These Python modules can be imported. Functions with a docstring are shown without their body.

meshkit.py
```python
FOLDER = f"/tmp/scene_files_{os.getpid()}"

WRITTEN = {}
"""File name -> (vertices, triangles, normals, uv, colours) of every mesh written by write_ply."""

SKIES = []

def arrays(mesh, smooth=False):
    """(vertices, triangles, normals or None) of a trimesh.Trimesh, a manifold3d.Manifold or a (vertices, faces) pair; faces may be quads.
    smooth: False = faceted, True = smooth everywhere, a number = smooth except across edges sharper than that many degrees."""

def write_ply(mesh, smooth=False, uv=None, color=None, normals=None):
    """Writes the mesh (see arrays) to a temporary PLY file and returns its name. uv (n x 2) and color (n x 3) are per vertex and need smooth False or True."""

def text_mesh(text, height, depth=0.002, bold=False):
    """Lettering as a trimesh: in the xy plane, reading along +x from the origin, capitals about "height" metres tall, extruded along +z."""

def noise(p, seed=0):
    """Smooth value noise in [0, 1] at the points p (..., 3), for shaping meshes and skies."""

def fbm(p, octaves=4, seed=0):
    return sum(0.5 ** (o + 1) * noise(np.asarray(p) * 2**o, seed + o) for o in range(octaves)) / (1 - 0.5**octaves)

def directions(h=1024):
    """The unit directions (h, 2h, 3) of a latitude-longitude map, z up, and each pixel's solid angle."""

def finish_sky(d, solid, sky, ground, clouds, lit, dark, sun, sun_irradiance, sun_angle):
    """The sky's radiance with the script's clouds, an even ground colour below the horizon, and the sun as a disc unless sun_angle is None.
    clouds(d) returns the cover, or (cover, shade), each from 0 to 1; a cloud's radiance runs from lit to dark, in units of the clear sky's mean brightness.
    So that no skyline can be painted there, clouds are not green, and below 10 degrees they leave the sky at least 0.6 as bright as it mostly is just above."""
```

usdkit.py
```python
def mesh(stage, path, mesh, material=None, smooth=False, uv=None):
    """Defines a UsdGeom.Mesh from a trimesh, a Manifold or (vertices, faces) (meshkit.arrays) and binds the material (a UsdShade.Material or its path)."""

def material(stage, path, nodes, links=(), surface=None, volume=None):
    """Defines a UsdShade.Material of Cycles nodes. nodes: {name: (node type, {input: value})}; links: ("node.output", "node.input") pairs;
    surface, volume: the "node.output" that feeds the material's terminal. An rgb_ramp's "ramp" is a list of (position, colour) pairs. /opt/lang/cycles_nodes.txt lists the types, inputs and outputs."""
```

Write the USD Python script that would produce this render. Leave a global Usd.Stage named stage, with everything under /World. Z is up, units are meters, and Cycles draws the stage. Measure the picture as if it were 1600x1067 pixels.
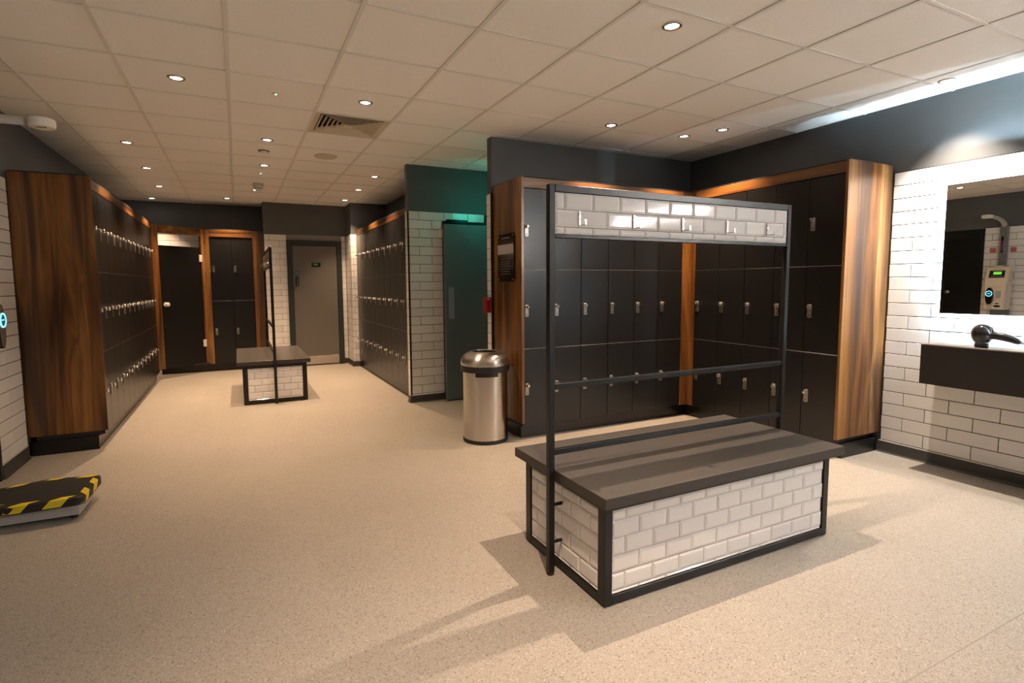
import math, random
import numpy as np, trimesh, usdkit, meshkit
from pxr import Usd, UsdGeom, UsdLux, UsdShade, Gf, Sdf

random.seed(7)
stage = Usd.Stage.CreateInMemory()
UsdGeom.SetStageUpAxis(stage, UsdGeom.Tokens.z)
UsdGeom.SetStageMetersPerUnit(stage, 1.0)
UsdGeom.Xform.Define(stage, '/World')
UsdGeom.Scope.Define(stage, '/World/Looks')

# ------------------------------------------------------------------ camera
FPX, YAW, PITCH, ROLL, PX, PY = 844.37, 0.4607, -0.0877, -0.0065, 791.36, 518.19
CEIL = 2.71
cam = UsdGeom.Camera.Define(stage, '/World/camera')
cam.CreateHorizontalApertureAttr(36.0)
cam.CreateVerticalApertureAttr(36.0 * 1067 / 1600)
cam.CreateFocalLengthAttr(FPX * 36 / 1600)
cam.CreateHorizontalApertureOffsetAttr((800 - PX) * 36 / 1600)
cam.CreateVerticalApertureOffsetAttr((PY - 533.5) * 36 / 1600)
cam.CreateClippingRangeAttr(Gf.Vec2f(0.05, 100))
fw = np.array([math.sin(YAW) * math.cos(PITCH), math.cos(YAW) * math.cos(PITCH), math.sin(PITCH)])
rt = np.cross(fw, [0, 0, 1]); rt /= np.linalg.norm(rt)
up = np.cross(rt, fw)
r2, u2 = math.cos(ROLL) * rt + math.sin(ROLL) * up, -math.sin(ROLL) * rt + math.cos(ROLL) * up
mt = Gf.Matrix4d(*r2, 0, *u2, 0, *(-fw), 0, 0, 0, 1.365, 1)
cam.AddTransformOp().Set(mt)
cam.CreateExposureAttr(0.0)
cam.CreateFStopAttr(4.0)
cam.CreateFocusDistanceAttr(2.9)

# ------------------------------------------------------------------ lights (each downlight's lamp is made with its fitting below)
LAMP_POWER = 3.6
LAMP_WARM = (1.0, 0.655, 0.40)       # most of the room
LAMP_MID = (1.0, 0.73, 0.53)
LAMP_NEUTRAL = (1.0, 0.83, 0.67)    # over the vanity side
LED_POWER = 22.0
LED_COLOR = (0.66, 0.88, 1.0)
dome = UsdLux.DomeLight.Define(stage, '/World/ambient')
dome.CreateIntensityAttr(0.0)

# ------------------------------------------------------------------ materials
LK = '/World/Looks/'
MATS = {}
def mat(name, nodes, links=(), surface='p.BSDF'):
    MATS[name] = usdkit.material(stage, LK + name, nodes, links, surface=surface)
    return MATS[name]
def plain(name, col, rough=0.5, metallic=0.0, **kw):
    return mat(name, {'p': ('principled_bsdf', {'base_color': col, 'roughness': rough, 'metallic': metallic, **kw})})

def speckle_floor():
    mat('floor_vinyl', {
        'g': ('geometry', {}), 'n1': ('noise_texture', {'scale': 240.0, 'detail': 1.0}),
        'r1': ('rgb_ramp', {'ramp': [(0.25, (.30, .276, .243)), (.5, (.37, .342, .302)), (.75, (.44, .409, .363))]}),
        'v': ('voronoi_texture', {'scale': 230.0}), 'sc': ('separate_color', {}),
        'r2': ('rgb_ramp', {'ramp': [(0.0, (.50, .47, .44)), (.06, (.66, .64, .61)), (.08, (.92, .92, .92)), (.5, (1, 1, 1)), (.92, (1.07, 1.07, 1.07)), (.94, (1.25, 1.25, 1.25)), (1.0, (1.4, 1.4, 1.4))]}),
        'mx': ('mix_color', {'blend_type': 'multiply', 'fac': 1.0, 'use_clamp_result': False}),
        'n2': ('noise_texture', {'scale': 0.9, 'detail': 3.0}),
        'r3': ('rgb_ramp', {'ramp': [(0.3, (.93, .93, .93)), (.7, (1.04, 1.04, 1.04))]}),
        'mx2': ('mix_color', {'blend_type': 'multiply', 'fac': 1.0, 'use_clamp_result': False}),
        'p': ('principled_bsdf', {'roughness': 0.46, 'specular_ior_level': 0.35})},
        [('g.position', 'n1.vector'), ('n1.fac', 'r1.fac'), ('g.position', 'v.vector'), ('v.color', 'sc.color'), ('sc.r', 'r2.fac'), ('r1.color', 'mx.a'), ('r2.color', 'mx.b'),
         ('g.position', 'n2.vector'), ('n2.fac', 'r3.fac'), ('mx.result', 'mx2.a'), ('r3.color', 'mx2.b'), ('mx2.result', 'p.base_color')])
speckle_floor()

def wood(name, scale, dark=0.60):
    c = lambda r, g, b: (r * dark, g * dark, b * dark)
    mat(name, {
        'g': ('geometry', {}), 'm': ('mapping', {'scale': scale}),
        'n': ('noise_texture', {'scale': 1.0, 'detail': 3.0, 'roughness': 0.5, 'distortion': 0.8}),
        'r': ('rgb_ramp', {'ramp': [(0.30, c(.060, .022, .008)), (.40, c(.13, .052, .018)), (.47, c(.28, .115, .028)), (.52, c(.40, .168, .038)), (.57, c(.25, .10, .026)), (.64, c(.50, .225, .055)), (.75, c(.58, .285, .080))]}),
        'm2': ('mapping', {'scale': tuple(4.0 * s for s in scale)}),
        'n2': ('noise_texture', {'scale': 1.0, 'detail': 3.0}),
        'r2': ('rgb_ramp', {'ramp': [(0.35, (.60, .55, .50)), (.6, (1, 1, 1))]}),
        'mx': ('mix_color', {'blend_type': 'multiply', 'fac': 0.7}),
        'p': ('principled_bsdf', {'roughness': 0.30, 'specular_ior_level': 0.75})},
        [('g.position', 'm.vector'), ('m.vector', 'n.vector'), ('n.fac', 'r.fac'), ('g.position', 'm2.vector'), ('m2.vector', 'n2.vector'), ('n2.fac', 'r2.fac'),
         ('r.color', 'mx.a'), ('r2.color', 'mx.b'), ('mx.result', 'p.base_color')])
wood('walnut_upright', (6.5, 6.5, 0.38))
wood('walnut_along_y', (6.5, 0.38, 6.5))
wood('walnut_along_x', (0.38, 6.5, 6.5))

def rough_plain(name, c1, c2, scale, rough, bump=0.0, **kw):
    mat(name, {'g': ('geometry', {}), 'n': ('noise_texture', {'scale': scale, 'detail': 3.0}), 'r': ('rgb_ramp', {'ramp': [(0.3, c1), (0.7, c2)]}),
               'b': ('bump', {'strength': bump, 'distance': 0.001}), 'p': ('principled_bsdf', {'roughness': rough, **kw})},
        [('g.position', 'n.vector'), ('n.fac', 'r.fac'), ('r.color', 'p.base_color'), ('n.fac', 'b.height'), ('b.normal', 'p.normal')])
rough_plain('wall_paint', (.090, .096, .102), (.099, .105, .111), 6.0, 0.55, 0.05)
rough_plain('ceiling_board', (.85, .84, .82), (.93, .92, .90), 190.0, 0.9, 0.35)
plain('grid_metal', (.74, .73, .70), 0.45)
plain('void_dark', (.02, .02, .02), 0.9)
TILE = []
for k, t in enumerate(((.81, .795, .78), (.775, .76, .745), (.84, .83, .815))):
    plain('wall_tile_%d' % k, t, 0.14); TILE.append('wall_tile_%d' % k)
MTILE = []
for k, t in enumerate(((.82, .80, .80), (.79, .77, .77), (.845, .83, .825))):
    plain('metro_tile_%d' % k, t, 0.07); MTILE.append('metro_tile_%d' % k)
plain('grout_dark', (.035, .033, .032), 0.9)
plain('grout_light', (.30, .28, .26), 0.9)
plain('trim_black', (.012, .012, .012), 0.4)
plain('trim_white', (.6, .58, .55), 0.4)
rough_plain('cove_vinyl', (.045, .043, .04), (.055, .052, .05), 200.0, 0.5)
mat('door_laminate', {'g': ('geometry', {}), 'n': ('noise_texture', {'scale': 60.0, 'detail': 2.0}), 'r': ('rgb_ramp', {'ramp': [(0.3, (.0085, .0085, .009)), (0.7, (.011, .011, .0115))]}),
                      'p': ('principled_bsdf', {'roughness': 0.30, 'specular_ior_level': 0.45})}, [('g.position', 'n.vector'), ('n.fac', 'r.fac'), ('r.color', 'p.base_color')])
plain('carcass_dark', (.02, .02, .02), 0.6)
plain('edge_grey', (.22, .21, .20), 0.4)
plain('plinth_gloss', (.008, .008, .009), 0.28)
plain('frame_black', (.0075, .0078, .0085), 0.36, specular_ior_level=0.4)
rough_plain('bench_laminate', (.074, .068, .062), (.088, .081, .074), 30.0, 0.32)
plain('bench_edge', (.035, .029, .025), 0.4)
plain('satin_steel', (.62, .60, .57), 0.28, 1.0)
plain('chrome', (.75, .73, .70), 0.14, 1.0)
plain('lock_face', (.36, .35, .335), 0.34, 0.9)
plain('keyhole', (.02, .02, .02), 0.4)
mat('brushed_steel', {'t': ('tangent', {'direction_type': 'radial', 'axis': 'z'}),
                      'p': ('principled_bsdf', {'base_color': (.60, .565, .52), 'metallic': 1.0, 'roughness': 0.30, 'anisotropic': 0.8, 'anisotropic_rotation': 0.25})}, [('t.tangent', 'p.tangent')])
plain('kick_steel', (.62, .58, .53), 0.3, 1.0)
plain('rubber_black', (.012, .012, .012), 0.55)
plain('white_plastic', (.72, .70, .65), 0.35)
plain('cream_plastic', (.70, .63, .52), 0.32)
plain('grey_plastic', (.16, .18, .18), 0.4)
plain('grey_white', (.48, .47, .45), 0.45)
plain('gloss_black', (.010, .010, .011), 0.12)
plain('hazard_yellow', (.68, .52, .015), 0.5)
plain('mustard_print', (.42, .26, .05), 0.5)
plain('red_plastic', (.35, .008, .012), 0.3)
plain('red_dark', (.20, .005, .008), 0.35)
plain('push_plate', (.26, .30, .34), 0.4)
plain('red_print', (.45, .13, .12), 0.6)
plain('white_print', (.62, .60, .57), 0.5)
plain('lilac_print', (.50, .46, .50), 0.6)
plain('grey_print', (.16, .15, .15), 0.6)
plain('blue_print', (.02, .12, .30), 0.5)
plain('green_print', (.05, .22, .10), 0.5)
plain('door_grey', (.150, .140, .125), 0.45)
plain('door_slate', (.115, .150, .165), 0.42)
plain('door_frame_slate', (.022, .032, .033), 0.45)
plain('cubicle_black', (.007, .007, .007), 0.4, specular_ior_level=0.3)
plain('shelf_black', (.016, .014, .013), 0.42)
plain('shelf_gloss', (.20, .19, .18), 0.06)
plain('shelf_lip', (.40, .32, .26), 0.35)
plain('vent_cream', (.60, .54, .42), 0.5)
plain('mirror_glass', (.86, .88, .88), 0.0, 1.0)
def glow(name, col, s):
    mat(name, {'e': ('emission', {'color': col, 'strength': s})}, surface='e.emission')
glow('lamp_glow', (1.0, .86, .66), 40.0)
glow('led_strip', LED_COLOR, 300.0 * LED_POWER)
glow('unseen_tube_glow', (1.0, .93, .87), 440.0)  # glow of the unseen tube that lights rack and bench tiles
glow('green_led', (.08, 1.0, .30), 40.0)
glow('unseen_teal_glow', (.02, .75, .55), 12.0)  # unseen source of the teal light in the passage
glow('lcd_green', (.25, 1.0, .06), 0.9)
glow('ring_cyan', (.30, .85, 1.0), 1.5)
glow('ring_inner', (.02, .16, .26), 0.6)
glow('red_led', (1.0, .06, .22), 1.6)

# ------------------------------------------------------------------ helpers
USED = {}
def fresh(parent, name):
    k = (parent, name)
    n = USED.get(k, 0); USED[k] = n + 1
    return parent + '/' + (name if n == 0 else '%s_%03d' % (name, n))
def tag(prim, label=None, cat=None, group=None, kind=None):
    for k, v in (('label', label), ('category', cat), ('group', group), ('kind', kind)):
        if v: prim.SetCustomDataByKey(k, v)
def thing(name, label, cat, loc=(0, 0, 0), rotz=0.0, group=None, kind=None):
    p = fresh('/World', name)
    x = UsdGeom.Xform.Define(stage, p)
    x.AddTranslateOp().Set(Gf.Vec3d(*loc))
    if rotz: x.AddRotateZOp().Set(rotz)
    tag(x.GetPrim(), label, cat, group, kind)
    return p
def struct(name): return thing(name, None, None, kind='structure')
def copy(src, name, label, loc, rotz, group):
    sp = stage.GetPrimAtPath(src)
    p = fresh('/World', name)
    x = UsdGeom.Xform.Define(stage, p)
    x.GetPrim().GetReferences().AddInternalReference(src)
    x.GetPrim().SetInstanceable(True)
    ops = UsdGeom.Xformable(x.GetPrim())
    ops.ClearXformOpOrder()
    x.GetPrim().CreateAttribute('xformOp:translate', Sdf.ValueTypeNames.Double3).Set(Gf.Vec3d(*loc))
    x.GetPrim().CreateAttribute('xformOp:rotateZ', Sdf.ValueTypeNames.Float).Set(float(rotz))
    x.GetPrim().CreateAttribute('xformOpOrder', Sdf.ValueTypeNames.TokenArray).Set(['xformOp:translate', 'xformOp:rotateZ'])
    tag(x.GetPrim(), label, None, group)
    return p
def part(parent, name, mesh, material, label=None, kind=None, smooth=False):
    p = fresh(parent, name)
    m = usdkit.mesh(stage, p, mesh, MATS[material], smooth=smooth)
    tag(m.GetPrim(), label, kind=kind)
    return p

# bevelled box: 24 vertices, built once
def _tmpl():
    v = []
    for sx in (-1, 1):
        for sy in (-1, 1):
            for sz in (-1, 1):
                for ax in range(3):
                    s = np.array([sx, sy, sz], float); off = np.array([1.0, 1.0, 1.0]); off[ax] = 0
                    v.append((s, -s * off))
    S = np.array([a for a, b in v]); O = np.array([b for a, b in v])
    h = trimesh.Trimesh(S + .2 * O, process=False)
    hull = trimesh.convex.convex_hull(S + .2 * O)
    idx = [int(np.argmin(((S + .2 * O - q) ** 2).sum(1))) for q in hull.vertices]
    f = np.array(idx)[hull.faces]
    return S, O, f
_S, _O, _F = _tmpl()
_BV = np.array([[x, y, z] for x in (0, 1) for y in (0, 1) for z in (0, 1)], float)
_BF = np.array([[0, 1, 3], [0, 3, 2], [4, 6, 7], [4, 7, 5], [0, 4, 5], [0, 5, 1], [2, 3, 7], [2, 7, 6], [0, 2, 6], [0, 6, 4], [1, 5, 7], [1, 7, 3]])
def box(a, b, c=0.0):
    a, b = np.minimum(a, b).astype(float), np.maximum(a, b).astype(float)
    if c <= 0: return (a + _BV * (b - a), _BF)
    c = min(c, .45 * float((b - a).min()))
    return ((a + b) / 2 + _S * (b - a) / 2 + _O * c, _F)
def join(*ms):
    vs, fs, n = [], [], 0
    for m in ms:
        v, f = (np.asarray(m.vertices), np.asarray(m.faces)) if hasattr(m, 'vertices') else m
        vs.append(v); fs.append(np.asarray(f) + n); n += len(v)
    return np.vstack(vs), np.vstack(fs)
def xf(m, loc=(0, 0, 0), rot=None):
    v, f = (np.asarray(m.vertices), np.asarray(m.faces)) if hasattr(m, 'vertices') else m
    if rot is not None: v = v @ np.asarray(rot).T
    return v + np.asarray(loc, float), f
def rx(d): a = math.radians(d); return np.array([[1, 0, 0], [0, math.cos(a), -math.sin(a)], [0, math.sin(a), math.cos(a)]])
def ry(d): a = math.radians(d); return np.array([[math.cos(a), 0, math.sin(a)], [0, 1, 0], [-math.sin(a), 0, math.cos(a)]])
def rz(d): a = math.radians(d); return np.array([[math.cos(a), -math.sin(a), 0], [math.sin(a), math.cos(a), 0], [0, 0, 1]])
def lathe(profile, n=32):
    """profile: (r, z) pairs, top to bottom or bottom to top; closed where r = 0."""
    p = np.array(profile, float); k = len(p)
    a = np.arange(n) * 2 * np.pi / n
    v = np.stack([p[:, None, 0] * np.cos(a), p[:, None, 0] * np.sin(a), np.repeat(p[:, 1:2], n, 1)], -1).reshape(-1, 3)
    f = []
    for i in range(k - 1):
        for j in range(n):
            q = [i * n + j, i * n + (j + 1) % n, (i + 1) * n + (j + 1) % n, (i + 1) * n + j]
            f += [[q[0], q[1], q[2]], [q[0], q[2], q[3]]]
    m = trimesh.Trimesh(v, f, process=True)
    m.update_faces(m.nondegenerate_faces()); m.remove_unreferenced_vertices()
    trimesh.repair.fix_normals(m)
    return m
def cyl(r, h, n=24, c=0.0):
    pr = [(0, 0), (r - c, 0), (r, c), (r, h - c), (r - c, h), (0, h)] if c else [(0, 0), (r, 0), (r, h), (0, h)]
    return lathe(pr, n)
def tube(points, radii, n=10):
    p = np.asarray(points, float)
    t = np.gradient(p, axis=0); t /= np.linalg.norm(t, axis=1, keepdims=True)
    ref = np.array([0, 0, 1.0]) if abs(t[0][2]) < .9 else np.array([1.0, 0, 0])
    radii = np.broadcast_to(radii, (len(p),))
    a = np.arange(n) * 2 * np.pi / n
    vs = []
    for i in range(len(p)):
        u = np.cross(t[i], ref); u /= np.linalg.norm(u); w = np.cross(t[i], u); ref = np.cross(u, t[i]) if np.linalg.norm(np.cross(u, t[i])) > .1 else ref
        vs.append(p[i] + radii[i] * (np.cos(a)[:, None] * u + np.sin(a)[:, None] * w))
    v = np.vstack(vs + [p[:1], p[-1:]]); f = []
    for i in range(len(p) - 1):
        for j in range(n):
            q = [i * n + j, i * n + (j + 1) % n, (i + 1) * n + (j + 1) % n, (i + 1) * n + j]
            f += [[q[0], q[1], q[2]], [q[0], q[2], q[3]]]
    e0, e1, L = len(p) * n, len(p) * n + 1, (len(p) - 1) * n
    for j in range(n):
        f += [[e0, (j + 1) % n, j], [e1, L + j, L + (j + 1) % n]]
    m = trimesh.Trimesh(v, f, process=False); trimesh.repair.fix_normals(m)
    return m
def prism(poly, z0, z1, c=0.0):
    """polygon (counter-clockwise xy) extruded in z, with a chamfered top edge."""
    from shapely.geometry import Polygon
    P = Polygon(poly)
    m = trimesh.creation.extrude_polygon(P, z1 - z0 - c, engine='earcut')
    m.apply_translation((0, 0, z0))
    if c:
        n = len(poly); inner = np.array(P.buffer(-c, join_style=2).exterior.coords)[:-1]
        hull = trimesh.convex.convex_hull(np.vstack([np.c_[np.array(poly), np.full(n, z0)], np.c_[np.array(poly), np.full(n, z1 - c)], np.c_[inner, np.full(len(inner), z1)]]))
        return hull
    return m
def rounded(w, h, r, n=5):
    pts = []
    for cx, cy, a0 in ((w - r, r, -90), (w - r, h - r, 0), (r, h - r, 90), (r, r, 180)):
        for k in range(n + 1):
            a = math.radians(a0 + 90 * k / n); pts.append((cx + r * math.cos(a), cy + r * math.sin(a)))
    return pts

# one tile standing in a wall: u along the wall, v up, w out of the wall; frame (origin, U, W)
def tile_mesh(u0, u1, v0, v1, d, bev, bd, O, U, W):
    """slab d thick whose face is set in by bev over the last bd of its thickness."""
    b = [min(bev, .45 * (u1 - u0)), min(bev, .45 * (v1 - v0))]
    pts = []
    for w, e in ((0, 0), (d - bd, 0), (d, 1)):
        pts += [(u0 + e * b[0], v0 + e * b[1], w), (u1 - e * b[0], v0 + e * b[1], w), (u1 - e * b[0], v1 - e * b[1], w), (u0 + e * b[0], v1 - e * b[1], w)]
    f = []
    for k in (0, 4):
        for j in range(4):
            a, b_, c_, d_ = k + j, k + (j + 1) % 4, k + 4 + (j + 1) % 4, k + 4 + j
            f += [[a, b_, c_], [a, c_, d_]]
    f += [[8, 9, 10], [8, 10, 11], [0, 2, 1], [0, 3, 2]]
    P = np.array(pts); O, U, W = map(lambda q: np.asarray(q, float), (O, U, W))
    v = O + P[:, :1] * U + P[:, 1:2] * np.array([0, 0, 1.0]) + P[:, 2:] * W
    f = np.array(f)
    if np.dot(np.cross(U, [0, 0, 1.0]), W) < 0: f = f[:, ::-1]
    return v, f

def tile_wall(parent, O, U, W, u0, u1, rows, pitch, width, phases, d=0.010, gap=0.005, bev=0.0016, bd=0.001, mats=TILE, cut=(None, None), skip=None):
    """running bond of tiles on the plane O + uU, from u0 to u1; rows: row numbers (row k spans k*pitch..(k+1)*pitch); phases: joint offset of even and odd rows."""
    for k in rows:
        v0, v1 = k * pitch + gap / 2, (k + 1) * pitch - gap / 2
        if cut[0] is not None: v0 = max(v0, cut[0])
        if cut[1] is not None: v1 = min(v1, cut[1])
        if v1 - v0 < .004: continue
        ph = phases[k % 2]
        a = math.floor((u0 - ph) / width) * width + ph
        while a < u1 - 1e-6:
            x0, x1 = max(a + gap / 2, u0), min(a + width - gap / 2, u1)
            if x1 - x0 > .006:
                segs = [(x0, x1)]
                if skip:
                    s0, s1, h0, h1 = skip
                    if v1 > h0 + .01 and v0 < h1 - .01:
                        segs = [(p, q) for p, q in ((x0, min(x1, s0)), (max(x0, s1), x1)) if q - p > .006]
                for p, q in segs:
                    part(parent, 'tile', tile_mesh(p, q, v0, v1, d, bev, bd, O, U, W), random.choice(mats))
            a += width

# ------------------------------------------------------------------ the room shell
XL, XR, YB = -1.56, 4.61, -3.0
fl = struct('floor')
part(fl, 'floor_sheet', box((XL - .1, YB - .1, -.08), (XR + .1, 10.5, 0.0)), 'floor_vinyl')
part(fl, 'weld_seam', box((-1.5, .9505, 0.0), (4.55, .9535, .0006)), 'grout_light')

GX, GY, GP = 0.0083, 3.3361, 0.6
cl = struct('ceiling')
part(cl, 'soffit', box((XL - .1, YB - .1, CEIL + .16), (XR + .1, 10.5, CEIL + .22)), 'void_dark')
ix0, ix1 = math.floor((XL - GX) / GP), math.ceil((XR - GX) / GP)
jy0, jy1 = math.floor((YB - GY) / GP), math.ceil((10.32 - GY) / GP)
VENT = (1, 2)
RW = 0.012
for i in range(ix0, ix1):
    for j in range(jy0, jy1):
        if (i, j) == VENT: continue
        a = (max(GX + GP * i + .004, XL), max(GY + GP * j + .004, YB)); b = (min(GX + GP * (i + 1) - .004, XR), min(GY + GP * (j + 1) - .004, 10.32))
        if b[0] - a[0] < .02 or b[1] - a[1] < .02: continue
        part(cl, 'ceiling_tile', box((a[0], a[1], CEIL + .004), (b[0], b[1], CEIL + .02)), 'ceiling_board')
for i in range(ix0 + 1, ix1):
    part(cl, 'grid_rail', box((GX + GP * i - RW, YB, CEIL - .001), (GX + GP * i + RW, 10.32, CEIL + .003), .0008), 'grid_metal')
for j in range(jy0 + 1, jy1):
    part(cl, 'grid_rail', box((XL, GY + GP * j - .009, CEIL - .0007), (XR, GY + GP * j + .009, CEIL + .0035), .0008), 'grid_metal')

TT = 2.205      # top of the wall tiling
def wall(name, a, b, mat_='wall_paint'):
    w = struct(name)
    part(w, 'plaster', box(a, b), mat_)
    return w
H2 = CEIL + .15
wl = wall('wall_left', (XL - .1, YB - .1, 0), (XL - .002, 10.4, H2))
part(wl, 'grout', box((XL - .002, 2.29, .08), (XL + .003, 4.385, TT)), 'grout_dark')
part(wl, 'grout', box((XL - .002, 4.955, .08), (XL + .003, 5.53, TT)), 'grout_dark')
tile_wall(wl, (XL, 0, 0), (0, 1, 0), (1, 0, 0), 2.295, 4.385, range(1, 22), .1, .3, (4.294, 4.144), cut=(.108, TT), d=.008)
tile_wall(wl, (XL, 0, 0), (0, 1, 0), (1, 0, 0), 4.955, 5.488, range(1, 22), .1, .3, (5.194, 5.494), cut=(.108, TT), d=.008)
part(wl, 'corner_trim', box((XL, 5.489, .108), (XL + .010, 5.501, TT)), 'trim_black')
wr = wall('wall_right', (XR, YB - .1, 0), (XR + .1, 6.04, H2))
part(wr, 'grout', box((XR - .004, .28, .09), (XR + .001, 2.502, TT)), 'grout_dark')
part(wr, 'tile_field', box((XR - .010, -2.9, .092), (XR + .001, .286, TT)), 'wall_tile_0')
tile_wall(wr, (XR, 0, 0), (0, 1, 0), (-1, 0, 0), .29, 2.488, range(0, 22), .1, .3, (2.338, 2.188), cut=(.092, TT), d=.010)
wp = wall('wall_partition', (2.148, 4.62, 0), (XR - .001, 4.71, H2))
part(wp, 'grout', box((2.144, 4.622, .09), (2.149, 4.708, TT)), 'grout_light')
tile_wall(wp, (2.148, 4.62, 0), (0, 1, 0), (-1, 0, 0), .002, .088, range(0, 22), .1, .3, (-.1, -.1), cut=(.092, TT), d=.012)
part(wp, 'corner_trim', box((2.136, 4.610, .09), (2.152, 4.622, TT)), 'trim_black')
wm = wall('wall_middle', (1.762, 6.04, 0), (XR - .001, 6.125, H2))
part(wm, 'grout', box((1.762, 6.037, .08), (3.0, 6.041, TT - .01)), 'grout_dark')
tile_wall(wm, (0, 6.04, 0), (1, 0, 0), (0, -1, 0), 1.772, 2.70, range(0, 22), .1, .3, (2.04, 1.89), cut=(.085, TT - .01), d=.010, skip=(2.165, 2.80, 0, 2.05))
tile_wall(wm, (1.762, 6.04, 0), (0, 1, 0), (-1, 0, 0), 0.0, .083, range(0, 22), .1, .3, (-.1, -.1), cut=(.085, TT - .01), d=.010)
part(wm, 'corner_trim', box((1.752, 6.028, .085), (1.770, 6.040, TT - .01)), 'trim_black')
wf = wall('wall_far', (.425, 9.70, 0), (1.80, 10.4, H2))
part(wf, 'grout', box((.43, 9.697, .09), (1.71, 9.701, TT)), 'grout_light')
tile_wall(wf, (0, 9.70, 0), (1, 0, 0), (0, -1, 0), .43, 1.705, range(0, 22), .1, .3, (.655, .505), cut=(.092, TT), d=.010, skip=(.758, 1.642, 0, 2.118))
wc = wall('wall_column', (1.722, 9.215, 0), (2.31, 9.70, H2))
tile_wall(wc, (0, 9.215, 0), (1, 0, 0), (0, -1, 0), 1.714, 1.83, range(0, 22), .1, .3, (1.60, 1.75), cut=(.092, TT), d=.010)
tile_wall(wc, (1.722, 9.215, 0), (0, 1, 0), (-1, 0, 0), 0.0, .475, range(0, 22), .1, .3, (.05, .20), cut=(.092, TT), d=.010)
wall('wall_behind_lockers', (2.312, 6.14, 0), (2.41, 9.215, H2))
wa = wall('wall_alcove', (XL - .002, 10.32, 0), (.425, 10.42, H2))
part(wa, 'grout', box((-1.5, 10.317, 1.6), (-.36, 10.321, TT)), 'grout_light')
tile_wall(wa, (0, 10.32, 0), (1, 0, 0), (0, -1, 0), -1.4, -.38, range(16, 22), .1, .3, (-.64, -.79), cut=(.09, TT - .01), d=.010)
wall('wall_back', (XL - .1, YB - .1, 0), (XR + .1, YB, H2))

def cove(name, pts, h=.09, d=.014):
    """black coved skirting: straight runs, each (a, b, outward normal)."""
    b = struct(name)
    for (a, c, n) in pts:
        a, c, n = np.array(a), np.array(c), np.array(n, float)
        t = (c - a) / np.linalg.norm(c - a)
        prof = [(0, 0), (d + .012, 0), (d + .003, .009), (d, .02), (d - .003, h - .004), (d - .006, h), (0, h)]
        k = len(prof); v = []
        for q in (a, c):
            for (o, z) in prof: v.append([*(q + n * o), z])
        m = trimesh.convex.convex_hull(np.array(v)) if False else None
        f = []
        for i in range(k):
            j = (i + 1) % k; f += [[i, j, k + j], [i, k + j, k + i]]
        for i in range(1, k - 1): f += [[0, i + 1, i], [k, k + i, k + i + 1]]
        mm = trimesh.Trimesh(np.array(v), np.array(f), process=False); trimesh.repair.fix_normals(mm)
        part(b, 'skirting', mm, 'cove_vinyl')
        cap = [[*(q + n * o), z] for q in (a, c) for o, z in ((0, h), (d - .003, h), (d - .003, h + .006), (0, h + .006))]
        part(b, 'capping_strip', trimesh.convex.convex_hull(np.array(cap)), 'trim_white')
cove('baseboard_right', [((XR - .002, -2.9), (XR - .002, 2.50), (-1, 0))], h=.088)
cove('baseboard_left', [((XL, 2.29), (XL, 4.385), (1, 0)), ((XL, 4.955), (XL, 5.49), (1, 0))], h=.1)
cove('baseboard_middle', [((1.754, 6.040), (2.15, 6.040), (0, -1)), ((1.76, 6.03), (1.76, 6.12), (-1, 0))], h=.08)
cove('baseboard_partition', [((2.147, 4.622), (2.147, 4.708), (-1, 0))], h=.088)
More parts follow.
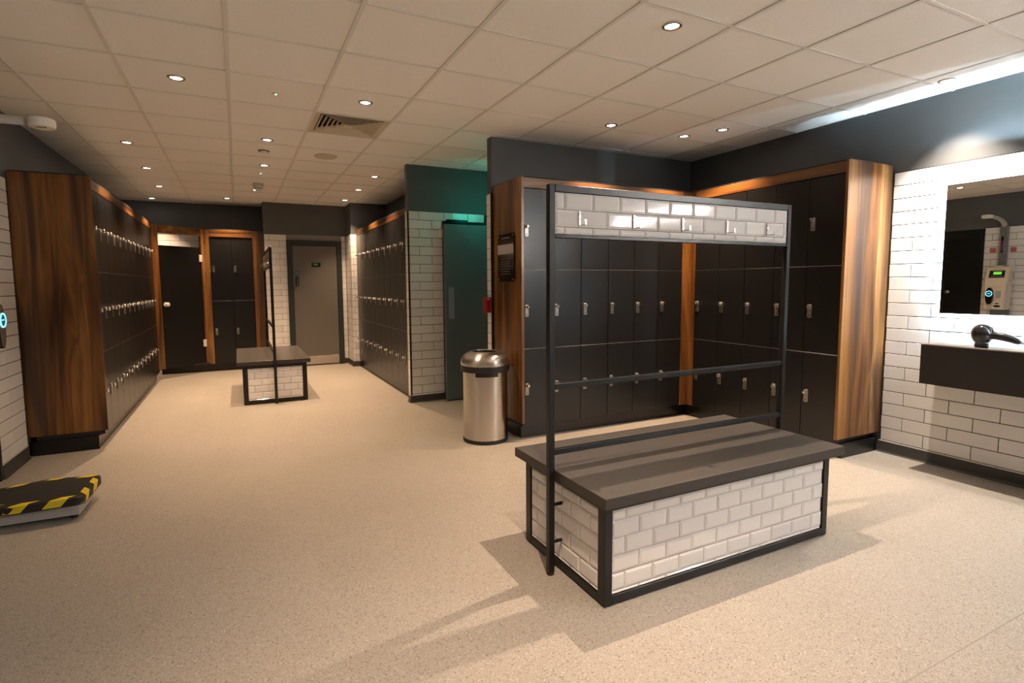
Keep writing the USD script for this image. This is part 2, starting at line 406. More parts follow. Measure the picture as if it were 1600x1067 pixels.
cove('baseboard_far', [((.43, 9.70), (.755, 9.70), (0, -1)), ((1.645, 9.70), (1.72, 9.70), (0, -1)), ((1.72, 9.215), (1.72, 9.69), (-1, 0)), ((1.71, 9.215), (1.86, 9.215), (0, -1))], h=.09)

# ------------------------------------------------------------------ doors
d1 = struct('door_1')
part(d1, 'frame_jamb', box((.762, 9.655, 0), (.842, 9.70, 2.115), .003), 'door_frame_slate')
part(d1, 'frame_jamb', box((1.556, 9.655, 0), (1.638, 9.70, 2.115), .003), 'door_frame_slate')
part(d1, 'frame_head', box((.842, 9.655, 2.03), (1.556, 9.70, 2.115), .003), 'door_frame_slate')
part(d1, 'leaf', box((.846, 9.672, .012), (1.552, 9.699, 2.026), .002), 'door_grey')
part(d1, 'kick_plate', box((.852, 9.668, .025), (1.546, 9.672, .165), .0008), 'kick_steel')
part(d1, 'door_sign', box((1.145, 9.666, 1.675), (1.285, 9.672, 1.745), .001), 'gloss_black')
part(d1, 'sign_print', box((1.172, 9.6645, 1.700), (1.238, 9.666, 1.732)), 'green_print')
part(d1, 'fire_sign', xf(cyl(.036, .003, 20), (.906, 9.672, 1.575), rx(90)), 'blue_print')
part(d1, 'sign_print', box((.888, 9.667, 1.572), (.924, 9.6688, 1.578)), 'white_print')
part(d1, 'code_lock', box((.882, 9.648, 1.36), (.932, 9.672, 1.515), .006), 'gloss_black')
for k in range(5): part(d1, 'lock_button', box((.898, 9.645, 1.492 - .02 * k), (.916, 9.649, 1.502 - .02 * k)), 'satin_steel')
part(d1, 'turn_knob', xf(cyl(.013, .03, 16, .003), (.907, 9.648, 1.386), rx(90)), 'chrome')
d2 = struct('door_2')
part(d2, 'leaf', box((2.150, 5.905, .012), (2.90, 5.950, 2.055), .003), 'door_slate')
part(d2, 'kick_plate', box((2.158, 5.902, .022), (2.89, 5.905, .17), .0008), 'door_slate')
part(d2, 'push_plate', box((2.186, 5.901, .97), (2.255, 5.905, 1.335), .0008), 'push_plate')
part(d2, 'closer', box((2.20, 5.958, 2.058), (2.46, 6.010, 2.115), .004), 'gloss_black')
part(d2, 'hinge', box((2.128, 5.965, 1.91), (2.148, 6.028, 2.00), .002), 'white_plastic')
part(d2, 'frame_jamb', box((2.168, 5.985, 0), (2.23, 6.039, 2.05), .002), 'door_frame_slate')
d3 = struct('door_3')
part(d3, 'frame_jamb', box((XL, 4.388, 0), (XL + .012, 4.43, 2.19), .002), 'frame_black')
part(d3, 'frame_jamb', box((XL, 4.91, 0), (XL + .012, 4.952, 2.19), .002), 'frame_black')
part(d3, 'frame_head', box((XL, 4.43, 2.05), (XL + .012, 4.91, 2.19), .002), 'frame_black')
part(d3, 'leaf', box((XL, 4.432, .01), (XL + .008, 4.908, 2.048), .002), 'cubicle_black')
part(d3, 'door_knob', xf(lathe([(0, 0), (.02, 0), (.02, .004), (.009, .008), (.009, .03), (.02, .036), (.022, .05), (.014, .058), (0, .058)], 20), (XL + .008, 4.84, 1.19), ry(90)), 'chrome', smooth=35)

# ------------------------------------------------------------------ lockers
def locker_proto(name, label, loc, rot, group, w, tiers=3, zb=.118, zt=2.176, dep=.46):
    t = thing(name, label, 'locker', loc, rot, group)
    g = .0022
    part(t, 'body', box((.0008, .019, zb - .002), (w - .0008, dep, zt + .002)), 'carcass_dark')
    hs = (zt - zb) / tiers
    for k in range(tiers):
        z0, z1 = zt - (k + 1) * hs + .003, zt - k * hs - .003
        dr = part(t, 'door', box((g, 0, z0), (w - g, .018, z1), .0015), 'door_laminate')
        zl = z1 - (.300 if tiers == 3 else .44)
        m = prism(rounded(.036, .105, .008, 3), 0, .006, .0012)
        part(dr, 'lock_plate', xf(m, (.025, 0, zl - .105), rx(90)), 'lock_face')
        kn = lathe([(0, .006), (.013, .006), (.013, .010), (.010, .014), (.011, .018), (.0155, .024), (.016, .032), (.012, .038), (0, .039)], 16)
        part(dr, 'turn_knob', xf(kn, (.043, 0, zl - .019), rx(90)), 'chrome', smooth=40)
        part(dr, 'keyhole', xf(cyl(.0055, .0015, 10), (.043, -.006, zl - .087), rx(90)), 'keyhole')
        if k: part(t, 'joint_strip', box((g, .003, z1 + .0008), (w - g, .017, z1 + .0052)), 'edge_grey')
    return t
ORD = ['first', 'second', 'third', 'fourth', 'fifth', 'sixth', 'seventh', 'eighth', 'ninth', 'tenth', 'eleventh', 'twelfth']
def run(n, first, step, rot, w, group, lab, proto=None):
    for k in range(n):
        loc = tuple(np.array(first) + k * np.array(step))
        if proto is None: proto = locker_proto('locker', lab(k), loc, rot, group, w)
        else: copy(proto, 'locker', lab(k), loc, rot, group)
    return proto
AX, BX, CY, DX = -1.058, 1.80, 4.10, 4.10
pA = run(12, (AX, 5.556, 0), (0, .303, 0), 90, .303, 'lockers in the left-hand row',
    lambda k: 'charcoal three-door locker column, %s from the wood end panel in the left-hand row' % ORD[k])
run(10, (BX, 9.170, 0), (0, -.303, 0), -90, .303, 'lockers in the row beyond the white tiled stub wall',
    lambda k: 'charcoal three-door locker column beyond the tiled stub wall, %s from the grey far door' % ORD[k], pA)
run(6, (2.187, CY, 0), (.3035, 0, 0), 0, .303, 'lockers behind the near bench, facing the camera',
    lambda k: 'charcoal three-door locker column behind the near bench, %s from the steel bin' % ORD[k], pA)
pD = run(5, (DX, 4.020, 0), (0, -.2955, 0), -90, .2955, 'lockers on the right-hand wall',
    lambda k: 'black three-door locker column on the right-hand wall, %s from the wood corner post' % ORD[k])
alc = []
for k in range(2):
    loc = (-.362 + .306 * k, 9.765, 0)
    lab = 'charcoal two-door locker column in the far wood-framed recess, %s one' % ('left' if k == 0 else 'right')
    if k == 0: alc = locker_proto('tall_locker', lab, loc, 0, 'two-door lockers in the far recess', .306, tiers=2, zb=.13, zt=2.13)
    else: copy(alc, 'tall_locker', lab, loc, 0, 'two-door lockers in the far recess')

def surround(label, parts):
    t = thing('locker_surround', label, 'cabinet trim')
    for (nm, a, b, m, c) in parts: part(t, nm, box(a, b, c), m)
    return t
surround('walnut end panel, top fascia and black plinth around the left-hand locker row', [
    ('end_panel', (XL + .003, 5.532, .157), (-1.030, 5.554, 2.262), 'walnut_upright', .0012),
    ('fascia', (-1.075, 5.5545, 2.180), (-1.057, 9.196, 2.262), 'walnut_along_y', .001),
    ('top_board', (XL + .003, 5.5545, 2.2625), (-1.060, 9.196, 2.275), 'carcass_dark', 0),
    ('plinth', (-1.55, 5.536, 0), (-1.100, 9.196, .115), 'plinth_gloss', .002)])
surround('walnut top fascia and black plinth around the lockers beyond the tiled stub wall', [
    ('fascia', (BX - .001, 6.138, 2.180), (BX + .017, 9.168, 2.255), 'walnut_along_y', .001),
    ('top_board', (BX + .005, 6.145, 2.256), (2.305, 9.168, 2.268), 'carcass_dark', 0),
    ('plinth', (BX + .03, 6.145, 0), (2.30, 9.168, .115), 'plinth_gloss', .002),
    ('filler', (BX, 9.168, .118), (BX + .018, 9.200, 2.255), 'door_laminate', .001)])
surround('walnut end panel by the bin, with fascia and corner post of the lockers there', [
    ('end_panel', (2.158, 4.055, .157), (2.184, 4.609, 2.262), 'walnut_upright', .0012),
    ('fascia', (2.1845, CY - .001, 2.180), (4.006, CY + .017, 2.262), 'walnut_along_x', .001),
    ('top_board', (2.1845, CY + .005, 2.2625), (4.60, 4.615, 2.275), 'carcass_dark', 0),
    ('corner_post', (4.0075, CY, .118), (4.119, CY + .018, 2.262), 'walnut_upright', .001),
    ('corner_post', (DX, 4.0215, .118), (DX + .018, CY - .0005, 2.262), 'walnut_upright', .001),
    ('plinth', (2.205, CY + .065, 0), (4.60, 4.61, .115), 'plinth_gloss', .002)])
surround('wide lit walnut end panel, fascia and gloss black plinth at the right-hand lockers', [
    ('end_panel', (4.052, 2.503, .157), (XR - .002, 2.525, 2.262), 'walnut_upright', .0012),
    ('fascia', (DX - .001, 2.5255, 2.180), (DX + .017, 4.021, 2.262), 'walnut_along_y', .001),
    ('top_board', (DX + .005, 2.5255, 2.2625), (4.60, 4.10, 2.275), 'carcass_dark', 0),
    ('plinth', (4.135, 2.512, 0), (4.595, 4.16, .115), 'plinth_gloss', .002)])
surround('walnut frame, post and black plinth around the two-door lockers in the far recess', [
    ('frame_post', (.252, 9.74, .13), (.424, 9.765, 2.25), 'walnut_upright', .002),
    ('frame_post', (-.43, 9.735, .13), (-.364, 9.775, 2.25), 'walnut_upright', .002),
    ('fascia', (-.3635, 9.745, 2.138), (.2515, 9.765, 2.25), 'walnut_along_x', .002),
    ('top_board', (-.43, 9.777, 2.252), (.424, 10.30, 2.265), 'carcass_dark', 0),
    ('plinth', (-1.10, 9.82, 0), (.42, 9.85, .128), 'plinth_gloss', .002)])

# ------------------------------------------------------------------ changing cubicle across the far left corner
cu = thing('changing_cubicle', 'corner cubicle with walnut posts and a plain black door, far left corner', 'cubicle')
A2, B2 = np.array([-1.052, 9.205]), np.array([-.432, 9.735])
dirv = (B2 - A2) / np.linalg.norm(B2 - A2); Lc = np.linalg.norm(B2 - A2); ang = math.degrees(math.atan2(dirv[1], dirv[0]))
def cub(nm, u0, u1, z0, z1, d0, d1, m, c=.002, **k):
    return part(cu, nm, xf(box((u0, d0, z0), (u1, d1, z1), c), (A2[0], A2[1], 0), rz(ang)), m, **k)
cub('frame_post', -.01, .085, .157, 2.25, 0, .04, 'walnut_upright')
cub('frame_post', Lc - .06, Lc, .157, 2.25, 0, .04, 'walnut_upright')
cub('lintel', .0855, Lc - .0605, 2.135, 2.25, .005, .035, 'walnut_along_x')
dr = cub('door', .0880, Lc - .063, .16, 1.96, .008, .030, 'cubicle_black')
part(dr, 'door_knob', xf(lathe([(0, 0), (.034, 0), (.034, .006), (.012, .01), (.012, .03), (.028, .036), (.031, .05), (.022, .06), (0, .06)], 24), (A2[0] + dirv[0] * .15 + .008 * -dirv[1], A2[1] + dirv[1] * .15 + .008 * dirv[0], 1.10), rz(ang) @ rx(90)), 'white_plastic', smooth=35)
for z in (1.74, .42):
    part(dr, 'hinge', xf(box((Lc - .10, -.006, z), (Lc - .045, .0075, z + .11), .003), (A2[0], A2[1], 0), rz(ang)), 'white_plastic')

# ------------------------------------------------------------------ tiled benches with coat racks
BL, BW = 1.475, .69
def bench_build(label):
    t = thing('bench', label, 'bench', (1.325, 1.760, 0), 0, 'tiled island benches with coat racks')
    K = .04
    fm = 'frame_black'
    for x in (0, BL - K):
        for y in (0, BW - .05):
            part(t, 'corner_post', box((x, y, .004), (x + K, y + .05, .458), .002), fm)
    for z0, z1 in ((.006, .046), (.418, .458)):
        for y in (0, BW - K): part(t, 'frame_rail', box((K, y, z0), (BL - K, y + K, z1), .002), fm)
        for x in (0, BL - K): part(t, 'frame_rail', box((x, .05, z0), (x + K, BW - .05, z1), .002), fm)
    part(t, 'core_board', box((.012, .012, .03), (BL - .012, BW - .012, .45)), 'grout_light')
    kw = dict(pitch=.0772, width=.155, d=.007, gap=.0026, bev=.011, bd=.0045, mats=MTILE)
    dz = -.0171
    def face(O, U, W, L, e, ph):
        for k in range(0, 7):
            v0, v1 = max(.046, .0600 + (k - 1) * .0772 + .0013), min(.418, .0600 + k * .0772 - .0013)
            if v1 - v0 < .004: continue
            p = ph if k % 2 else ph - .0775
            a = p - .155 * 20
            while a < L:
                u0, u1 = max(a + .0013, e), min(a + .155 - .0013, L - e)
                if u1 - u0 > .008: part(t, 'tile', tile_mesh(u0, u1, v0, v1, .008, .011, .0045, O, U, W), random.choice(MTILE))
                a += .155
    face((0, .012, 0), (1, 0, 0), (0, -1, 0), BL, K, .111 + .0775 - .0775)
    face((0, BW - .012, 0), (1, 0, 0), (0, 1, 0), BL, K, .111)
    face((.012, 0, 0), (0, 1, 0), (-1, 0, 0), BW, .05, .195)
    face((BL - .012, 0, 0), (0, 1, 0), (1, 0, 0), BW, .05, .195)
    part(t, 'seat_top', box((-.042, -.058, .458), (BL + .030, BW + .040, .5035), .002), 'bench_laminate')
    for a, b in (((-.043, -.0592, .4575), (BL + .031, -.0582, .5022)), ((-.043, BW + .0402, .4575), (BL + .031, BW + .0412, .5022)), ((-.0432, -.058, .4575), (-.0422, BW + .04, .5022)), ((BL + .0302, -.058, .4575), (BL + .0312, BW + .04, .5022))):
        part(t, 'edge_band', box(a, b), 'bench_edge')
    # coat rack standing along the middle, its posts outside the seat
    ym, s = .340, .030
    xl, xr_ = -.0745, BL + .033
    for x in (xl, xr_):
        part(t, 'rack_post', box((x, ym - s / 2, .012), (x + s, ym + s / 2, 1.805), .002), fm)
        part(t, 'levelling_foot', xf(cyl(.018, .012, 16, .002), (x + s / 2, ym, 0)), 'rubber_black')
        for z in (.155, .335):
            xa, xb = (x + s, .002) if x < 0 else (BL - .002, x)
            part(t, 'stand_off', xf(tube([(xa, ym, z), (xb, ym, z)], .008, 10)), fm)
    part(t, 'rack_rail', box((xl + s, ym - s / 2, 1.772), (xr_, ym + s / 2, 1.805), .002), fm, label='top rail of the coat rack')
    part(t, 'rack_rail', box((xl + s, ym - s / 2, 1.570), (xr_, ym + s / 2, 1.587), .002), fm)
    part(t, 'rack_rail', box((xl + s, ym - .0125, .882), (xr_, ym + .0125, .908), .002), fm)
    part(t, 'rack_rail', box((xl + s, ym - .0125, .575), (xr_, ym + .0125, .601), .002), fm)
    part(t, 'rack_board', box((xl + s, ym - .006, 1.587), (xr_, ym + .006, 1.772)), 'grout_light')
    for W, yy in (((0, -1, 0), ym - .006), ((0, 1, 0), ym + .006)):
        for k, (z0, z1) in enumerate(((1.588, 1.6185), (1.6215, 1.6955), (1.6985, 1.771))):
            a = (.0065 if k != 1 else .0855) - .155 * 3 + .0
            while a < BL + .05:
                u0, u1 = max(a + .0013, xl + s + .001), min(a + .155 - .0013, xr_ - .001)
                if u1 - u0 > .006: part(t, 'tile', tile_mesh(u0, u1, z0, z1, .007, .011, .0045, (0, yy, 0), (1, 0, 0), W), random.choice(MTILE))
                a += .155
    for k in range(5):
        x = .086 + .3135 * k
        y0 = ym - .0135
        hk = join(box((x - .006, y0 - .003, 1.627), (x + .006, y0, 1.692), .001), box((x - .006, y0 - .048, 1.627), (x + .006, y0 - .0025, 1.630), .0008), box((x - .006, y0 - .050, 1.627), (x + .006, y0 - .047, 1.650), .0008))
        h = part(t, 'coat_hook', hk, 'satin_steel')
        for z in (1.680, 1.655): part(h, 'screw', xf(cyl(.0028, .001, 8), (x, y0 - .003, z), rx(90)), 'keyhole')
    return t
bench = bench_build('near bench clad in white tiles, with dark slab seat and black coat rack')
copy(bench, 'bench', 'far bench clad in white tiles with black coat rack, near the grey door', (.015, 6.79 + BL, 0), -90, 'tiled island benches with coat racks')

# ------------------------------------------------------------------ steel bin
bn = thing('litter_bin', 'brushed steel litter bin with domed lid beside the walnut locker panel', 'bin', (1.915, 4.285, 0))
part(bn, 'base_ring', lathe([(0, 0), (.196, 0), (.199, .004), (.199, .030), (.195, .034), (0, .034)], 64), 'rubber_black', smooth=35)
part(bn, 'body', lathe([(.0, .034), (.194, .034), (.194, .62), (.0, .62)], 96), 'brushed_steel', smooth=35)
part(bn, 'collar', lathe([(.196, .618), (.212, .618), (.216, .622), (.216, .668), (.212, .672), (.196, .672)], 64), 'rubber_black', smooth=35)
dome_p = [(.2135, .672)]
for k in range(0, 15):
    a = k / 14 * math.radians(78)
    dome_p.append((.100 + .1145 * math.cos(a), .690 + .098 * math.sin(a)))
dome_p += [(.112, .786), (.108, .778), (.106, .74)]
part(bn, 'lid', lathe(dome_p, 96), 'brushed_steel', smooth=50)
part(bn, 'throat', lathe([(.1062, .779), (.1055, .70), (.104, .66), (0, .655)], 48), 'rubber_black', smooth=35)
hd = []
for k in range(13):
    a = math.radians(222 + 56 * k / 12); hd.append((math.cos(a), math.sin(a)))
hv = [(c * r, s * r, z) for c, s in hd for r in (.193, .2045) for z in (.584, .619)]
hf = []
for k in range(12):
    q = 4 * k
    for a, b, c_, d_ in ((0, 1, 5, 4), (2, 6, 7, 3), (1, 3, 7, 5), (0, 4, 6, 2)): hf += [[q + a, q + b, q + c_], [q + a, q + c_, q + d_]]
hf += [[0, 2, 3], [0, 3, 1], [48, 49, 51], [48, 51, 50]]
hm = trimesh.Trimesh(np.array(hv), np.array(hf), process=False); trimesh.repair.fix_normals(hm)
part(bn, 'handle', hm, 'rubber_black')

# ------------------------------------------------------------------ notice board and fire call point at the partition
nt = thing('notice_board', 'black information notice on four stand-offs, fixed to the walnut panel above the bin', 'sign')
X0 = 2.146
part(nt, 'board', box((X0 - .004, 4.168, 1.388), (X0, 4.482, 1.806), .001), 'gloss_black')
part(nt, 'pale_band', box((X0 - .0052, 4.169, 1.630), (X0 - .004, 4.481, 1.715)), 'lilac_print', label='pale lilac band across the board')  # pale band across the board
part(nt, 'heading', join(box((X0 - .005, 4.25, 1.765), (X0 - .004, 4.40, 1.777))), 'grey_print')
for k in range(7): part(nt, 'text_line', box((X0 - .005, 4.23 + .01 * (k % 3), 1.585 - .022 * k), (X0 - .004, 4.42 - .012 * (k % 2), 1.590 - .022 * k)), 'grey_print')
for y in (4.185, 4.465):
    for z in (1.405, 1.789): part(nt, 'stand_off', xf(cyl(.007, .018, 12, .001), (X0 + .0118, y, z), ry(-90)), 'satin_steel')
fc = thing('fire_call_point', 'small red fire alarm call point on the white tiled wall end', 'alarm')
part(fc, 'housing', box((2.085, 4.622, 1.098), (2.1355, 4.706, 1.242), .004), 'red_plastic')
part(fc, 'front_plate', box((2.081, 4.634, 1.112), (2.0855, 4.694, 1.215), .001), 'red_dark')
part(fc, 'key_slot', box((2.0803, 4.655, 1.105), (2.0853, 4.672, 1.111)), 'keyhole')
part(fc, 'label_strip', box((2.095, 4.6205, 1.222), (2.118, 4.6222, 1.232)), 'white_print')

# ------------------------------------------------------------------ vanity shelf, mirror, hair dryer
sh = thing('vanity_shelf', 'black boxed vanity shelf with glossy top below the lit mirror', 'shelf')
part(sh, 'apron', box((4.355, -2.0, .640), (4.375, 2.118, .918), .001), 'shelf_black')
part(sh, 'side_panel', box((4.375, 2.100, .640), (XR - .012, 2.118, .918), .001), 'shelf_black')
part(sh, 'top', box((4.352, -2.0, .9185), (XR - .011, 2.120, .925), .0015), 'shelf_gloss')
part(sh, 'front_lip', box((4.3508, -2.0, .9165), (4.3542, 2.1195, .9262), .0008), 'shelf_lip')
part(sh, 'bottom', box((4.375, -2.0, .640), (XR - .012, 2.100, .652)), 'shelf_black')
MZ0, MZ1 = 1.136, 2.046
for MY0, MY1, lab, sw, sb, lm in ((.46, 2.112, 'large frameless back-lit mirror on the white tiled right-hand wall', .006, .0015, 'led_strip'), (-2.0, .30, 'unseen second back-lit mirror farther along the right-hand wall, placed to cast cool light', .006, .0015, 'led_strip')):  # second mirror is out of view, placed for cool light from the right
    mr = thing('mirror', lab, 'mirror')
    part(mr, 'glass', box((4.558, MY0, MZ0), (4.563, MY1, MZ1)), 'mirror_glass')
    part(mr, 'backing', box((4.5635, MY0 + .07, MZ0 + .07), (4.599, MY1 - .07, MZ1 - .07)), 'grey_plastic')
    part(mr, 'light_strip', join(box((4.582 - sw, MY0 + .07, MZ1 - .0695), (4.582 + sw, MY1 - .07, MZ1 - .067)), box((4.582 - sb, MY0 + .07, MZ0 + .067), (4.582 + sb, MY1 - .07, MZ0 + .0695)), box((4.5815, MY1 - .0695, MZ0 + .07), (4.5824, MY1 - .067, MZ1 - .07))), lm, label='cold white LED strip behind the mirror edge')
    part(mr, 'added_baffle', join(*[box((4.5635, y, MZ1 - .066), (4.5985, y + .0015, MZ1 - .003)) for y in np.arange(MY0 + .075, MY1 - .068, .13)]), 'white_plastic')  # added fins in the gap, keep the halo light from spreading sideways
vl = thing('unseen_tube_lamp', 'unseen tube lamp above the second mirror, out of frame, placed to light bench and rack', 'lamp', (XR - .01, -.85, 2.16))  # out of view, placed for neutral light on the rack and bench tiles
part(vl, 'wall_plate', box((-.03, -.80, -.03), (0, .80, .03), .004), 'white_plastic')
part(vl, 'tube', xf(cyl(.02, 1.5, 20), (-.075, .75, 0), rx(90)), 'unseen_tube_glow')
for y in (-.77, .77): part(vl, 'end_cap', box((-.10, y - .02, -.025), (-.028, y + .02, .025), .004), 'satin_steel')
hdz = .926
hy = thing('hair_dryer', 'glossy black hair dryer with coiled cord, standing on the vanity shelf', 'hair dryer', (4.43, 1.80, hdz))
body = lathe([(0, 0), (.034, 0), (.037, .003), (.0375, .012), (.036, .03), (.044, .042), (.054, .060), (.060, .082), (.060, .100), (.054, .122), (.042, .139), (.024, .150), (.010, .153), (0, .1535)], 40)
part(hy, 'housing', xf((np.asarray(body.vertices) * [1.0, 1.0, 1.0], np.asarray(body.faces))), 'gloss_black', smooth=40)
part(hy, 'trim_ring', lathe([(.0372, .028), (.0392, .030), (.0392, .036), (.0385, .038), (.0365, .036)], 40), 'chrome', smooth=40)
hp = [(0, -.040, .080), (0, -.07, .082), (0, -.11, .078), (0, -.15, .068), (0, -.185, .053), (0, -.20, .047)]
part(hy, 'handle', tube(hp, [.023, .024, .0255, .023, .018, .010], 16), 'gloss_black', smooth=60)
cp = []
for k in range(160):
    s = k / 159; c = np.array([.01 * math.sin(3 * s), -.195 - .30 * s, .046 - .036 * min(1, s * 2.2)])
    a = s * 2 * math.pi * 26; cp.append(c + np.array([math.cos(a), 0, math.sin(a)]) * .006 * min(1, 6 * s))
part(hy, 'cord', tube(cp, .0022, 6), 'rubber_black', smooth=60)
gr = xf(lathe([(0, 0), (.030, 0), (.032, .004), (.028, .012), (0, .014)], 24), (.022, -.045, .108), rz(-60) @ ry(70))
part(hy, 'air_grille', gr, 'chrome', smooth=40)
lp = [(0, -.20, .046), (.006, -.222, .062), (.004, -.236, .064), (-.002, -.228, .052), (0, -.205, .040)]
part(hy, 'hanging_loop', tube(lp, .0024, 6), 'rubber_black', smooth=60)

# ------------------------------------------------------------------ body scale at the left wall
sc = thing('weighing_scale', 'coin-operated body scale with hazard-striped platform, tall column and height sensor arm', 'scale')
CYc = 4.13
part(sc, 'column', box((XL + .012, CYc - .045, .02), (XL + .075, CYc + .045, 2.215), .006), 'grey_plastic')
part(sc, 'display_slot', box((XL + .0748, CYc - .006, 1.80), (XL + .0765, CYc + .020, 2.05)), 'gloss_black')
for k, z in enumerate((1.97, 1.935, 1.905, 1.875, 1.845)): part(sc, 'height_light', xf(cyl(.005, .002, 10), (XL + .0765, CYc + .004, z), ry(90)), 'red_led')
# console: a leaning cream housing
cz0, cz1 = .925, 1.602
def cons(zs):
    v = []
    for z, xf_, yl, yr in zs:
        v += [(XL + .075, yl + .0, z), (xf_ - .02, yl, z), (xf_, yl + .02, z), (xf_, yr - .02, z), (xf_ - .02, yr, z), (XL + .075, yr, z)]
    n, f = 6, []
    for k in range(len(zs) - 1):
        for j in range(n):
            a, b, c, d = k * n + j, k * n + (j + 1) % n, (k + 1) * n + (j + 1) % n, (k + 1) * n + j
            f += [[a, b, c], [a, c, d]]
    for j in range(1, n - 1): f += [[0, j + 1, j], [(len(zs) - 1) * n, (len(zs) - 1) * n + j, (len(zs) - 1) * n + j + 1]]
    m = trimesh.Trimesh(np.array(v), np.array(f), process=False); trimesh.repair.fix_normals(m); return m
FXB = -1.290
part(sc, 'console', cons([(.925, FXB - .012, 4.005, 4.245), (.94, FXB, 3.997, 4.250), (1.30, FXB, 3.985, 4.258), (1.40, FXB - .012, 3.975, 4.262), (1.575, FXB - .065, 3.965, 4.268), (1.602, FXB - .085, 3.967, 4.266)]), 'cream_plastic')
sl = lambda z: FXB - .012 - (z - 1.40) * (.053 / .175)
def on_face(y0, y1, z0, z1, t, dz=0):
    """thin panel following the console's front (upright below 1.30, leaning above 1.40)."""
    xs = [(sl(z) if z >= 1.40 else FXB) for z in (z0, z1)]
    v = np.array([(xs[0] - .003, y0, z0), (xs[0] - .003, y1, z0), (xs[1] - .003, y1, z1), (xs[1] - .003, y0, z1), (xs[0] + t, y0, z0), (xs[0] + t, y1, z0), (xs[1] + t, y1, z1), (xs[1] + t, y0, z1)])
    return trimesh.convex.convex_hull(v)
part(sc, 'display_surround', on_face(4.015, 4.205, 1.415, 1.525, .003), 'gloss_black')
part(sc, 'display', on_face(4.055, 4.155, 1.463, 1.505, .0042), 'lcd_green', label='green lit liquid crystal display')
for k in range(8): part(sc, 'button', on_face(4.03 + .02 * k, 4.038 + .02 * k, 1.432, 1.440, .005), 'white_print')
for y0, y1 in ((3.985, 4.055), (4.18, 4.245)): part(sc, 'hazard_label', on_face(y0, y1, 1.582, 1.597, .016), 'mustard_print')
th = np.linspace(0, 2 * np.pi, 28, endpoint=False)
ov = np.c_[4.165 + .046 * np.cos(th), 1.135 + .130 * np.sin(th)]
def disc_yz(pts, x0, x1):
    n = len(pts); v = np.vstack([np.c_[np.full(n, x0), pts], np.c_[np.full(n, x1), pts]]); return trimesh.convex.convex_hull(v)
part(sc, 'coin_panel', disc_yz(ov, FXB - .002, FXB + .044), 'gloss_black')
FXR = FXB + .042
rp = [(FXR + .005, 4.165 + .040 * math.cos(a), 1.172 + .040 * math.sin(a)) for a in np.linspace(0, 2 * np.pi, 33)]
part(sc, 'lit_ring', tube(rp, .005, 8), 'ring_cyan', label='cyan lit ring around the card reader')
part(sc, 'card_reader', disc_yz(np.c_[4.165 + .034 * np.cos(th), 1.172 + .034 * np.sin(th)], FXR, FXR + .005), 'ring_inner')
part(sc, 'card_slot', box((FXR + .0045, 4.147, 1.170), (FXR + .006, 4.183, 1.178)), 'ring_cyan')
part(sc, 'instruction_label', on_face(4.03, 4.10, 1.10, 1.22, .0015), 'lilac_print')
for k in range(6): part(sc, 'text_line', on_face(4.036, 4.094 - .008 * (k % 2), 1.115 + .018 * k, 1.119 + .018 * k, .0022), 'grey_print')
for (y0, y1, z0, z1) in ((4.05, 4.10, 1.012, 1.028), (4.03, 4.12, .965, .995)):
    o = np.c_[(y0 + y1) / 2 + (y1 - y0) / 2 * np.cos(th), (z0 + z1) / 2 + (z1 - z0) / 2 * np.sin(th)]
    part(sc, 'coin_return', disc_yz(o, FXB - .002, FXB + .003), 'gloss_black')
for s, y in ((-1, 3.972), (1, 4.262)):
    gp = [(-1.39, y, 1.36), (-1.375, y + s * .03, 1.38), (-1.365, y + s * .045, 1.43), (-1.375, y + s * .03, 1.485), (-1.39, y, 1.505)]
    part(sc, 'hand_grip', tube(gp, .008, 10), 'chrome', smooth=60)
part(sc, 'lower_plate', box((XL + .012, 4.01, .70), (XL + .085, 4.23, .9245), .004), 'grey_plastic')
ap = [(XL + .045, CYc, 2.20), (XL + .07, CYc, 2.245), (XL + .15, CYc, 2.285), (XL + .26, CYc, 2.31), (XL + .40, CYc, 2.325), (XL + .50, CYc, 2.325)]
part(sc, 'sensor_arm', tube(ap, [.032, .034, .03, .027, .026, .026], 12), 'grey_white', smooth=60)
part(sc, 'sensor_head', xf(lathe([(0, 0), (.060, 0), (.066, .005), (.068, .040), (.064, .050), (0, .052)], 40), (-.985, CYc + .012, 2.298)), 'white_plastic', smooth=35)
part(sc, 'sensor_slot', box((-1.01, CYc - .012, 2.2965), (-.96, CYc + .0, 2.2985)), 'gloss_black')
# platform
def plan(inset):
    pts = [(-.845 - inset, 3.99), (-.845 - inset, 4.15)]
    from shapely.geometry import Polygon
    P = Polygon([(-.858, 3.845), (-.842, 4.245), (-1.13, 4.30), (-1.40, 4.215), (-1.42, 3.95), (-1.20, 3.84)]).buffer(-.04).buffer(.04 - inset, quad_segs=5)
    return [tuple(q) for q in np.array(P.exterior.coords)[:-1][::-1]] if not P.exterior.is_ccw else [tuple(q) for q in np.array(P.exterior.coords)[:-1]]
part(sc, 'platform_base', join(prism([(-.895, 3.905), (-.885, 4.195), (-1.43, 4.205), (-1.43, 3.915)], .022, .098)), 'grey_white')
part(sc, 'tread_plate', prism(plan(0.0), .098, .148, .006), 'rubber_black')
for i in (-.93, -1.38):
    for j in (3.94, 4.17): part(sc, 'foot', xf(cyl(.018, .022, 12), (i, j, 0)), 'rubber_black')
for k in range(2): part(sc, 'socket', xf(cyl(.010, .004, 14), (-1.335 + .035 * k, 3.9145 - .0005, .062), rx(90)), 'gloss_black')
part(sc, 'floor_link', box((XL + .012, 4.05, .0), (-1.42, 4.21, .06), .004), 'grey_plastic')
